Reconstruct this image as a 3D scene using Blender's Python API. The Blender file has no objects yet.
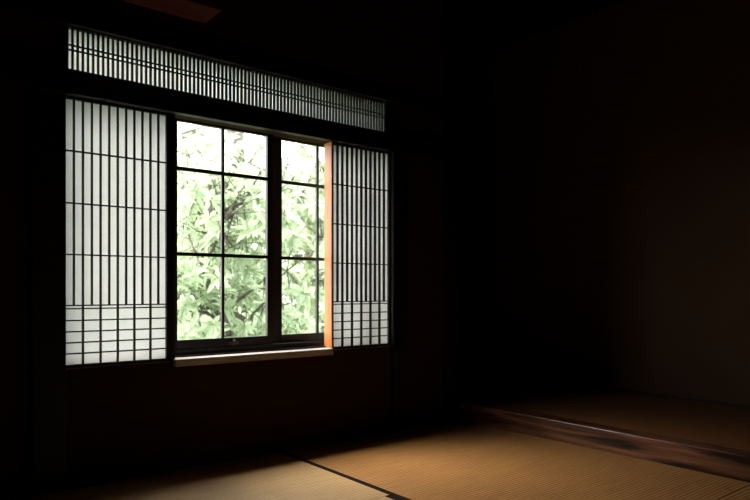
import bpy, math, random
from mathutils import Vector, Matrix, Quaternion
random.seed(7)
S=bpy.context.scene
S.view_settings.view_transform='Standard'
S.view_settings.look='None'
H=0.86   # eye height above the tatami
WY=3.0   # inner face of the window wall

# ------------------------------------------------------------ materials
def newmat(name):
    m=bpy.data.materials.new(name); m.use_nodes=True
    nt=m.node_tree; nt.nodes.clear()
    out=nt.nodes.new('ShaderNodeOutputMaterial')
    return m,nt,out
def wood(name,c1,c2,rough=.45,axis='X',scale=6,spec=.4,bump=.15):
    m,nt,out=newmat(name); N=nt.nodes; L=nt.links
    tc=N.new('ShaderNodeTexCoord'); mp=N.new('ShaderNodeMapping')
    s=[14,14,14]; s['XYZ'.index(axis)]=0.8
    mp.inputs['Scale'].default_value=s
    no=N.new('ShaderNodeTexNoise'); no.inputs['Scale'].default_value=scale; no.inputs['Detail'].default_value=6; no.inputs['Distortion'].default_value=.6
    cr=N.new('ShaderNodeValToRGB'); cr.color_ramp.elements[0].position=.35; cr.color_ramp.elements[1].position=.68
    cr.color_ramp.elements[0].color=(*c1,1); cr.color_ramp.elements[1].color=(*c2,1)
    b=N.new('ShaderNodeBsdfPrincipled'); b.inputs['Roughness'].default_value=rough
    b.inputs['Specular IOR Level'].default_value=spec
    bp=N.new('ShaderNodeBump'); bp.inputs['Strength'].default_value=bump; bp.inputs['Distance'].default_value=.004
    L.new(tc.outputs['Object'],mp.inputs[0]); L.new(mp.outputs[0],no.inputs[0]); L.new(no.outputs[0],cr.inputs[0])
    L.new(cr.outputs[0],b.inputs['Base Color']); L.new(no.outputs[0],bp.inputs['Height']); L.new(bp.outputs[0],b.inputs['Normal'])
    L.new(b.outputs[0],out.inputs[0]); return m
def plaster(name,c,var=.75,rough=.95):
    m,nt,out=newmat(name); N=nt.nodes; L=nt.links
    tc=N.new('ShaderNodeTexCoord')
    no=N.new('ShaderNodeTexNoise'); no.inputs['Scale'].default_value=3; no.inputs['Detail'].default_value=8
    n2=N.new('ShaderNodeTexNoise'); n2.inputs['Scale'].default_value=180
    cr=N.new('ShaderNodeValToRGB'); cr.color_ramp.elements[0].color=(c[0]*var,c[1]*var,c[2]*var,1); cr.color_ramp.elements[1].color=(*c,1)
    b=N.new('ShaderNodeBsdfPrincipled'); b.inputs['Roughness'].default_value=rough; b.inputs['Specular IOR Level'].default_value=.1
    bp=N.new('ShaderNodeBump'); bp.inputs['Strength'].default_value=.2; bp.inputs['Distance'].default_value=.002
    L.new(tc.outputs['Object'],no.inputs[0]); L.new(tc.outputs['Object'],n2.inputs[0]); L.new(no.outputs[0],cr.inputs[0]); L.new(cr.outputs[0],b.inputs['Base Color'])
    L.new(n2.outputs[0],bp.inputs['Height']); L.new(bp.outputs[0],b.inputs['Normal']); L.new(b.outputs[0],out.inputs[0]); return m
def tatami(name,c1,c2,axis):
    m,nt,out=newmat(name); N=nt.nodes; L=nt.links
    tc=N.new('ShaderNodeTexCoord')
    wv=N.new('ShaderNodeTexWave'); wv.bands_direction=axis; wv.inputs['Scale'].default_value=17; wv.inputs['Distortion'].default_value=.25; wv.inputs['Detail'].default_value=1
    mp=N.new('ShaderNodeMapping'); mp.inputs['Scale'].default_value=(2,60,2) if axis=='Y' else (60,2,2)
    no=N.new('ShaderNodeTexNoise'); no.inputs['Scale'].default_value=4; no.inputs['Detail'].default_value=5
    a=N.new('ShaderNodeMath'); a.operation='MULTIPLY'; a.inputs[1].default_value=.40
    ad=N.new('ShaderNodeMath'); ad.operation='MULTIPLY_ADD'; ad.inputs[1].default_value=.60
    cr=N.new('ShaderNodeValToRGB'); cr.color_ramp.elements[0].position=.15; cr.color_ramp.elements[1].position=.75
    cr.color_ramp.elements[0].color=(*c1,1); cr.color_ramp.elements[1].color=(*c2,1)
    b=N.new('ShaderNodeBsdfPrincipled'); b.inputs['Roughness'].default_value=.55; b.inputs['Specular IOR Level'].default_value=.25
    bp=N.new('ShaderNodeBump'); bp.inputs['Strength'].default_value=.7; bp.inputs['Distance'].default_value=.003
    L.new(tc.outputs['Object'],wv.inputs[0]); L.new(tc.outputs['Object'],mp.inputs[0]); L.new(mp.outputs[0],no.inputs[0])
    L.new(wv.outputs['Fac'],a.inputs[0]); L.new(no.outputs[0],ad.inputs[0]); L.new(a.outputs[0],ad.inputs[2])
    L.new(ad.outputs[0],cr.inputs[0]); L.new(cr.outputs[0],b.inputs['Base Color'])
    L.new(wv.outputs['Fac'],bp.inputs['Height']); L.new(bp.outputs[0],b.inputs['Normal']); L.new(b.outputs[0],out.inputs[0]); return m
def paper(name,T,R):
    m,nt,out=newmat(name); N=nt.nodes; L=nt.links
    tc=N.new('ShaderNodeTexCoord'); no=N.new('ShaderNodeTexNoise'); no.inputs['Scale'].default_value=45; no.inputs['Detail'].default_value=8; no.inputs['Distortion'].default_value=1.5
    cr=N.new('ShaderNodeValToRGB'); cr.color_ramp.elements[0].color=(T[0]*.85,T[1]*.85,T[2]*.85,1); cr.color_ramp.elements[1].color=(*T,1)
    t=N.new('ShaderNodeBsdfTranslucent'); d=N.new('ShaderNodeBsdfDiffuse'); d.inputs[0].default_value=(*R,1)
    ad=N.new('ShaderNodeAddShader')
    L.new(tc.outputs['Object'],no.inputs[0]); L.new(no.outputs[0],cr.inputs[0]); L.new(cr.outputs[0],t.inputs[0])
    L.new(t.outputs[0],ad.inputs[0]); L.new(d.outputs[0],ad.inputs[1]); L.new(ad.outputs[0],out.inputs[0]); return m
def leafmat(name,c,T):
    m,nt,out=newmat(name); N=nt.nodes; L=nt.links
    g=N.new('ShaderNodeNewGeometry'); cr=N.new('ShaderNodeValToRGB')
    cr.color_ramp.elements[0].color=(c[0]*.65,c[1]*.75,c[2]*.7,1); cr.color_ramp.elements[1].color=(*c,1)
    t=N.new('ShaderNodeBsdfTranslucent'); t.inputs[0].default_value=(*T,1)
    b=N.new('ShaderNodeBsdfPrincipled'); b.inputs['Roughness'].default_value=.5
    mx=N.new('ShaderNodeMixShader'); mx.inputs[0].default_value=.45
    L.new(g.outputs['Random Per Island'],cr.inputs[0]); L.new(cr.outputs[0],b.inputs['Base Color'])
    L.new(b.outputs[0],mx.inputs[1]); L.new(t.outputs[0],mx.inputs[2]); L.new(mx.outputs[0],out.inputs[0]); return m
def glass(name):
    m,nt,out=newmat(name); N=nt.nodes; L=nt.links
    t=N.new('ShaderNodeBsdfTransparent'); t.inputs[0].default_value=(.985,.99,.985,1)
    g=N.new('ShaderNodeBsdfGlossy'); g.inputs['Roughness'].default_value=.02
    mx=N.new('ShaderNodeMixShader'); mx.inputs[0].default_value=.03; L.new(t.outputs[0],mx.inputs[1]); L.new(g.outputs[0],mx.inputs[2]); L.new(mx.outputs[0],out.inputs[0]); return m

M_dark=wood('dark_stained_wood',(.006,.004,.003),(.016,.010,.007),.5,'X')
M_darkz=wood('dark_stained_wood_upright',(.006,.004,.003),(.016,.010,.007),.5,'Z')
M_kumi=wood('lattice_wood',(.010,.006,.005),(.022,.013,.009),.6,'Z')
M_orange=wood('fresh_orange_wood',(.44,.14,.03),(.66,.25,.06),.5,'Z')
M_red=wood('red_brown_wood',(.07,.014,.005),(.13,.028,.010),.8,'X',spec=.1)
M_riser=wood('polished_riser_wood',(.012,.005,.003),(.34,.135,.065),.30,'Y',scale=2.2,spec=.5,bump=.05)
M_sill=wood('sill_wood',(.40,.36,.34),(.68,.62,.58),.35,'X')
M_wall=plaster('brown_earth_plaster',(.055,.027,.017))
M_wallE=plaster('ochre_earth_plaster',(.135,.076,.040))
M_ceil=wood('dark_ceiling_boards',(.006,.004,.003),(.015,.009,.006),.7,'Y')
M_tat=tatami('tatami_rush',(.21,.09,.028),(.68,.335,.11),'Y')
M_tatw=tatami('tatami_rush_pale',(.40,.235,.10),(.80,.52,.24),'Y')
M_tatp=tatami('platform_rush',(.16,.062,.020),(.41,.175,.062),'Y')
M_heri=plaster('tatami_border_cloth',(.022,.013,.012))
M_paper=paper('shoji_paper',(.395,.402,.388),(.35,.35,.33))
M_paper2=paper('transom_paper',(.42,.435,.41),(.35,.35,.33))
M_glass=glass('window_glass')
M_leaf=leafmat('leaf_green',(.42,.50,.33),(.52,.62,.41))
M_bark=wood('bark',(.07,.062,.05),(.13,.12,.10),.9,'Z')
M_ground=plaster('garden_moss',(.10,.125,.075))
M_metal,nt,o=newmat('latch_metal'); b=nt.nodes.new('ShaderNodeBsdfPrincipled'); b.inputs['Base Color'].default_value=(.2,.16,.1,1); b.inputs['Metallic'].default_value=1; b.inputs['Roughness'].default_value=.35; nt.links.new(b.outputs[0],o.inputs[0])

# ------------------------------------------------------------ geometry
def boxes(name,lst,mats,bevel=0.0,parent=None):
    """lst: (x0,x1,y0,y1,z0,z1[,matindex]) joined in one mesh"""
    xs=[b[0] for b in lst]+[b[1] for b in lst]; ys=[b[2] for b in lst]+[b[3] for b in lst]; zs=[b[4] for b in lst]+[b[5] for b in lst]
    c=Vector(((min(xs)+max(xs))/2,(min(ys)+max(ys))/2,min(zs)))
    V=[];F=[];MI=[]
    for b in lst:
        x0,x1,y0,y1,z0,z1=b[:6]; k=len(V)
        for z in (z0,z1):
            for x,y in ((x0,y0),(x1,y0),(x1,y1),(x0,y1)): V.append(Vector((x,y,z))-c)
        F+= [(k,k+3,k+2,k+1),(k+4,k+5,k+6,k+7),(k,k+1,k+5,k+4),(k+1,k+2,k+6,k+5),(k+2,k+3,k+7,k+6),(k+3,k,k+4,k+7)]
        MI+=[b[6] if len(b)>6 else 0]*6
    me=bpy.data.meshes.new(name); me.from_pydata(V,[],F); me.update()
    if not isinstance(mats,(list,tuple)): mats=[mats]
    for m in mats: me.materials.append(m)
    for p,mi in zip(me.polygons,MI): p.material_index=mi
    ob=bpy.data.objects.new(name,me); S.collection.objects.link(ob); ob.location=c
    if bevel:
        md=ob.modifiers.new('bevel','BEVEL'); md.width=bevel; md.segments=2; md.limit_method='ANGLE'
    if parent: ob.parent=parent
    return ob
def empty(name,loc=(0,0,0)):
    e=bpy.data.objects.new(name,None); S.collection.objects.link(e); e.empty_display_size=.1; return e

# room shell
ZC=3.0; XW=-1.3; XE=4.40; YS=-1.6; YA=3.82; WX=3.06
boxes('floor',[(XW-.15,XE+.15,YS-.15,YA+.15,-.20,-.06)],M_dark)
boxes('ceiling',[(XW-.15,XE+.15,YS-.15,YA+.15,ZC,ZC+.1)]+[(XW,XE,y,y+.03,ZC-.03,ZC) for y in [YS+.3+i*.45 for i in range(11)]],M_ceil)
boxes('wall_west',[(XW-.15,XW,YS-.15,WY+.15,-.06,ZC)],M_wall)
boxes('wall_south',[(XW,XE,YS-.15,YS,-.06,ZC)],M_wall)
boxes('wall_east',[(XE,XE+.15,YS-.15,YA+.15,-.06,ZC)],M_wallE)
wx0,wx1=0.66,2.56; wz0,wz1=H-.345,H+.850; tz0,tz1=H+.940,H+1.155
WT=.15
boxes('wall_north',[(XW,wx0,WY,WY+WT,-.06,ZC),(wx1,WX,WY,WY+WT,-.06,ZC),(wx0,wx1,WY,WY+WT,-.06,wz0),
   (wx0,wx1,WY,WY+WT,wz1,tz0),(wx0,wx1,WY,WY+WT,tz1,ZC)],M_wall)
boxes('wall_alcove_side',[(WX-.15,WX,WY+WT,YA,-.06,ZC)],M_wall)
boxes('wall_alcove_back',[(WX-.15,XE,YA,YA+.15,-.06,ZC)],M_wall)
# timber trims on the window wall
boxes('trim_lintel',[(XW,WX-.0,WY-.045,WY,wz1-.008,tz0+.008)],M_dark,.003)
boxes('trim_upper_rail',[(XW,WX,WY-.03,WY,tz1-.008,tz1+.05)],M_dark,.003)
boxes('trim_post_left',[(wx0-.10,wx0+.03,WY-.03,WY,0,wz1-.008)],M_darkz,.003)
boxes('trim_post_right',[(wx1-.025,wx1+.09,WY-.03,WY,0,wz1-.008)],M_darkz,.003)
boxes('trim_corner_post',[(WX-.06,WX+.04,WY-.03,WY+.09,0,ZC)],M_darkz,.004)
boxes('baseboard_north',[(XW,WX-.06,WY-.02,WY,0,.035)],M_dark,.002)

# tatami mats
def mat_tatami(x0,x1,y0,y1,rush,heriL=True,heriR=True,name='tatami_mat'):
    t=.055; w=.028; g=.0012
    l=[(x0+(w if heriL else g),x1-(w if heriR else g),y0+g,y1-g,-t,0,0)]
    if heriL: l.append((x0+g,x0+w,y0+g,y1-g,-t,.0012,1))
    if heriR: l.append((x1-w,x1-g,y0+g,y1-g,-t,.0012,1))
    return boxes(name,l,[rush,M_heri],.0008)
PX=3.098
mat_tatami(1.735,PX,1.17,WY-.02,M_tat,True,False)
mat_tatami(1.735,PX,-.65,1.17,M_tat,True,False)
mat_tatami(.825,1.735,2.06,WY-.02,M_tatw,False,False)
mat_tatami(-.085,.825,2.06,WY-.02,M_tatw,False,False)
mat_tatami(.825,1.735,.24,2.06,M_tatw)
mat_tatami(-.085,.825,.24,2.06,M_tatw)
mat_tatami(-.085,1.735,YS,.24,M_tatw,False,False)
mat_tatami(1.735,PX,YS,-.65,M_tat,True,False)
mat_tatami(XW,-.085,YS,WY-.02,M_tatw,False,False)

# raised platform
e=empty('raised_alcove_platform')
pt=H-.745
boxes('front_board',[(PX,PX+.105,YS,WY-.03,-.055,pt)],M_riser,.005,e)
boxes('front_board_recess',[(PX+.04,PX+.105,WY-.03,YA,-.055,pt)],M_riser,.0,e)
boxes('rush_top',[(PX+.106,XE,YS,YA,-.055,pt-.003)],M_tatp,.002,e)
boxes('wall_strip',[(XE-.012,XE,YS,YA,pt-.003,pt+.012)],M_dark,.002,e)

# ------------------------------------------------------------ shoji
def shoji(x0,x1,cols,left_st,right_st,name):
    e=empty(name); y0=WY+.004; d=.030
    z0=H-.340; z1=wz1-.004
    boxes('frame',[(x0-left_st,x0,y0,y0+d,z0,z1),(x1,x1+right_st,y0,y0+d,z0,z1),(x0,x1,y0,y0+d,z0,H-.327),(x0,x1,y0,y0+d,z1-.012,z1)],M_darkz,.001,e)
    bars=[]; bw=.0068; by0=y0+.003; by1=y0+.019
    p=(x1-x0)/cols
    for i in range(1,cols):
        x=x0+i*p
        zb=H-.327 if i%2==0 else H-.068
        bars.append((x-bw/2,x+bw/2,by0,by1,zb,z1-.01))
    for z in (.608,.380,.155,-.068,-.082,-.134,-.183,-.231,-.279):
        bars.append((x0,x1,by0+.002,by1-.001,H+z-.003,H+z+.003))
    boxes('kumiko_lattice',bars,M_kumi,0,e)
    boxes('paper',[(x0-.004,x1+.004,by1+.0005,by1+.0012,H-.33,z1-.01)],M_paper,0,e)
shoji(.694,1.142,12,.028,.040,'shoji_screen')
shoji(2.112,2.528,12,.014,.030,'shoji_screen')

# transom
e=empty('transom_lattice')
sl=[]; n=84; tx0,tx1=.704,2.500
for i in range(n+1):
    x=tx0+(tx1-tx0)*i/n; sl.append((x-.0038,x+.0038,WY+.006,WY+.021,tz0+.005,tz1-.005))
for z in (H+1.045,H+1.066): sl.append((tx0,tx1,WY+.002,WY+.010,z-.003,z+.003))
boxes('slats',sl,M_kumi,0,e)
boxes('frame',[(wx0,wx1,WY+.002,WY+.03,tz0,tz0+.012),(wx0,wx1,WY+.002,WY+.03,tz1-.012,tz1),(wx0,tx0-.004,WY+.002,WY+.03,tz0+.012,tz1-.012),(tx1+.004,wx1,WY+.002,WY+.03,tz0+.012,tz1-.012)],M_dark,0,e)
boxes('paper',[(tx0-.01,tx1+.01,WY+.031,WY+.032,tz0,tz1)],M_paper2,0,e)

# ------------------------------------------------------------ window
e=empty('window_1')
def sash(x0,x1,y,name,divs,st=.04):
    z0=H-.295; z1=wz1; d=.022
    L=[(x0,x0+st,y,y+d,z0,z1),(x1-st,x1,y,y+d,z0,z1),(x0+st,x1-st,y,y+d,z0,H-.25),(x0+st,x1-st,y,y+d,wz1-.008,wz1)]
    for x in divs: L.append((x-.0075,x+.0075,y+.003,y+d-.003,H-.25,wz1))
    for z in (.607,.18): L.append((x0+st,x1-st,y+.002,y+d-.002,H+z-.009,H+z+.009))
    boxes(name,L,M_darkz,.001,e)
    boxes(name+'_glass',[(x0+st,x1-st,y+.010,y+.012,H-.25,wz1-.008)],M_glass,0,e)
sash(1.190,1.775,WY+.095,'sash_left',[1.476])
sash(1.790,2.400,WY+.122,'sash_right',[2.085],.052)
boxes('side_lights',[(wx0,wx0+.03,WY+.09,WY+.145,wz0+.04,wz1),(wx1-.03,wx1,WY+.09,WY+.145,wz0+.04,wz1)],M_darkz,.001,e)
boxes('track_sill',[(wx0,wx1,WY+.085,WY+.15,wz0,H-.296)],M_dark,.002,e)
boxes('track_ridges',[(1.19,2.09,WY+.044,WY+.05,H-.330,H-.322),(1.19,2.09,WY+.066,WY+.072,H-.330,H-.322)],M_dark,0,e)
boxes('latch',[(1.50,1.56,WY+.085,WY+.095,H-.285,H-.270),(1.523,1.537,WY+.075,WY+.09,H-.29,H-.262)],M_metal,.002,e)
boxes('trim_window_sill',[(1.170,2.085,WY-.035,WY+.003,H-.366,H-.330)],M_sill,.004)
boxes('trim_window_board',[(wx0,wx1,WY+.003,WY+.085,wz0,H-.341),(1.185,2.098,WY+.003,WY+.085,H-.341,H-.330)],M_sill,.001)
boxes('trim_window_jamb',[(2.086,2.097,WY-.012,WY+.062,H-.330,wz1-.009)],M_orange,.002)

# beam under the ceiling
boxes('ceiling_beam',[(XW,1.235,2.60,2.78,2.080,ZC-.03)],M_red,.004)

# ------------------------------------------------------------ garden
boxes('garden_ground',[(-20,50,WY+.3,60,-.75,-.65)],M_ground)
def tube(V,F,MI,pts,rads,mi,n=7):
    k0=len(V)
    for i,(p,r) in enumerate(zip(pts,rads)):
        d=(pts[min(i+1,len(pts)-1)]-pts[max(i-1,0)]).normalized()
        a=d.orthogonal().normalized(); b=d.cross(a)
        for j in range(n):
            t=2*math.pi*j/n; V.append(p+a*math.cos(t)*r+b*math.sin(t)*r)
    for i in range(len(pts)-1):
        for j in range(n):
            F.append((k0+i*n+j,k0+i*n+(j+1)%n,k0+(i+1)*n+(j+1)%n,k0+(i+1)*n+j)); MI.append(mi)
def leaf(V,F,MI,base,d,up,l,w):
    side=d.cross(up).normalized(); up=side.cross(d).normalized(); k=len(V)
    droop=-.18*l
    def P(t,s,h): return base+d*(l*t)+side*(w*s)+up*(h*w)+Vector((0,0,droop*t*t))
    V+= [P(0,0,0),P(.3,.42,.15),P(.3,0,-.05),P(.3,-.42,.15),P(.65,.40,.15),P(.65,0,-.05),P(.65,-.40,.15),P(1,0,0)]
    for f in ((0,2,1),(0,3,2),(1,2,5,4),(2,3,6,5),(4,5,7),(5,6,7)): F.append(tuple(k+i for i in f)); MI.append(1)
def tree(name,root,top_z,rad,spread,nros,zlow,leafl,zfrac=1.0,lean=1.0):
    V=[];F=[];MI=[]
    pts=[Vector(root)]; steps=7
    for i in range(1,steps+1):
        pts.append(Vector((root[0]+random.uniform(-.1,.1)*i*.5*lean,root[1]+random.uniform(-.1,.1)*i*.5*lean,root[2]+(top_z-root[2])*i/steps)))
    tube(V,F,MI,pts,[rad*(1-.6*i/steps) for i in range(steps+1)],0,10)
    tips=[]
    for b in range(26):
        zi=random.uniform(.12,zfrac)*steps; i=int(min(zi,steps-1)); s=pts[i].lerp(pts[i+1],min(zi-i,1))
        a=random.uniform(0,2*math.pi); ln=random.uniform(.45,1)*spread
        bp=[s]
        for j in range(1,6): bp.append(s+Vector((math.cos(a)*ln*j/5,math.sin(a)*ln*j/5*.8,.10*j*random.uniform(.2,1.4)))+Vector([random.uniform(-.05,.05) for _ in range(3)]))
        r0=min(rad*.32,.035)
        tube(V,F,MI,bp,[r0*(1-.15*j) for j in range(6)],0,6)
        tips.append(bp)
    for r in range(nros):
        bp=random.choice(tips); j=random.randint(1,5); s=bp[j]
        q=s+Vector([random.gauss(0,.28),random.gauss(0,.25),random.gauss(0,.28)])
        if q.z<zlow: q.z=zlow+random.random()*.4
        if q.y<WY+1.0: q.y=WY+1.0+random.random()*.3
        tube(V,F,MI,[s,(s+q)/2+Vector((0,0,.03)),q],[.008,.006,.004],0,4)
        ax=(q-s).normalized()*.5+Vector((random.uniform(-.4,.4),random.uniform(-.5,.2),random.uniform(-.1,.8))); ax.normalize()
        o=ax.orthogonal().normalized(); nl=random.randint(7,11)
        for m in range(nl):
            o2=Quaternion(ax,m*2.4+random.random()*.4)@o
            d=(o2+ax*random.uniform(-.1,.9)).normalized()
            leaf(V,F,MI,q-ax*random.random()*.05,d,ax,leafl*random.uniform(.7,1.2),leafl*random.uniform(.26,.36))
    c=Vector(root); V=[v-c for v in V]
    me=bpy.data.meshes.new(name); me.from_pydata(V,[],F); me.update(); me.materials.append(M_bark); me.materials.append(M_leaf)
    for p,mi in zip(me.polygons,MI): p.material_index=mi; p.use_smooth=(mi==0)
    ob=bpy.data.objects.new(name,me); S.collection.objects.link(ob); ob.location=c
tree('garden_tree',(3.05,6.4,-.66),2.0,.07,1.15,380,-.5,.18)
tree('garden_tree',(6.1,8.0,-.66),2.6,.10,1.4,560,-.5,.19)
tree('garden_tree',(4.72,9.4,-.66),5.6,.24,1.5,460,-.5,.20,.58,.2)
tree('garden_tree',(8.2,12.0,-.66),3.9,.12,1.9,460,-.5,.24)
tree('garden_tree',(5.8,13.6,-.66),4.3,.12,1.9,520,-.5,.24)

# ------------------------------------------------------------ light
w=bpy.data.worlds.new('overcast_sky'); S.world=w; w.use_nodes=True
bg=w.node_tree.nodes['Background']; bg.inputs[0].default_value=(.97,.985,1,1); bg.inputs[1].default_value=9.5
pl=bpy.data.lights.new('window_portal','AREA'); pl.shape='RECTANGLE'; pl.size=1.9; pl.size_y=1.7
pl.cycles.is_portal=True
po=bpy.data.objects.new('window_portal',pl); S.collection.objects.link(po); po.location=(1.61,WY+.16,H+.39); po.rotation_euler=(math.radians(-90),0,0)
sun=bpy.data.lights.new('hazy_sun','SUN'); sun.energy=12; sun.angle=math.radians(50); sun.color=(1,.90,.78)
so=bpy.data.objects.new('hazy_sun',sun); S.collection.objects.link(so); so.location=(0,9,6)
so.rotation_euler=Vector((.58,-.58,-1.15)).to_track_quat('-Z','Y').to_euler()

# ------------------------------------------------------------ camera
cd=bpy.data.cameras.new('camera'); cam=bpy.data.objects.new('camera',cd); S.collection.objects.link(cam)
cam.location=(0,0,H); cam.rotation_euler=(math.radians(90),0,math.radians(-38.8))
cd.lens=30.77; cd.sensor_width=36; cd.shift_y=.0533; cd.clip_start=.05
cd.dof.use_dof=True; cd.dof.focus_distance=3.3; cd.dof.aperture_fstop=2.0
S.camera=cam
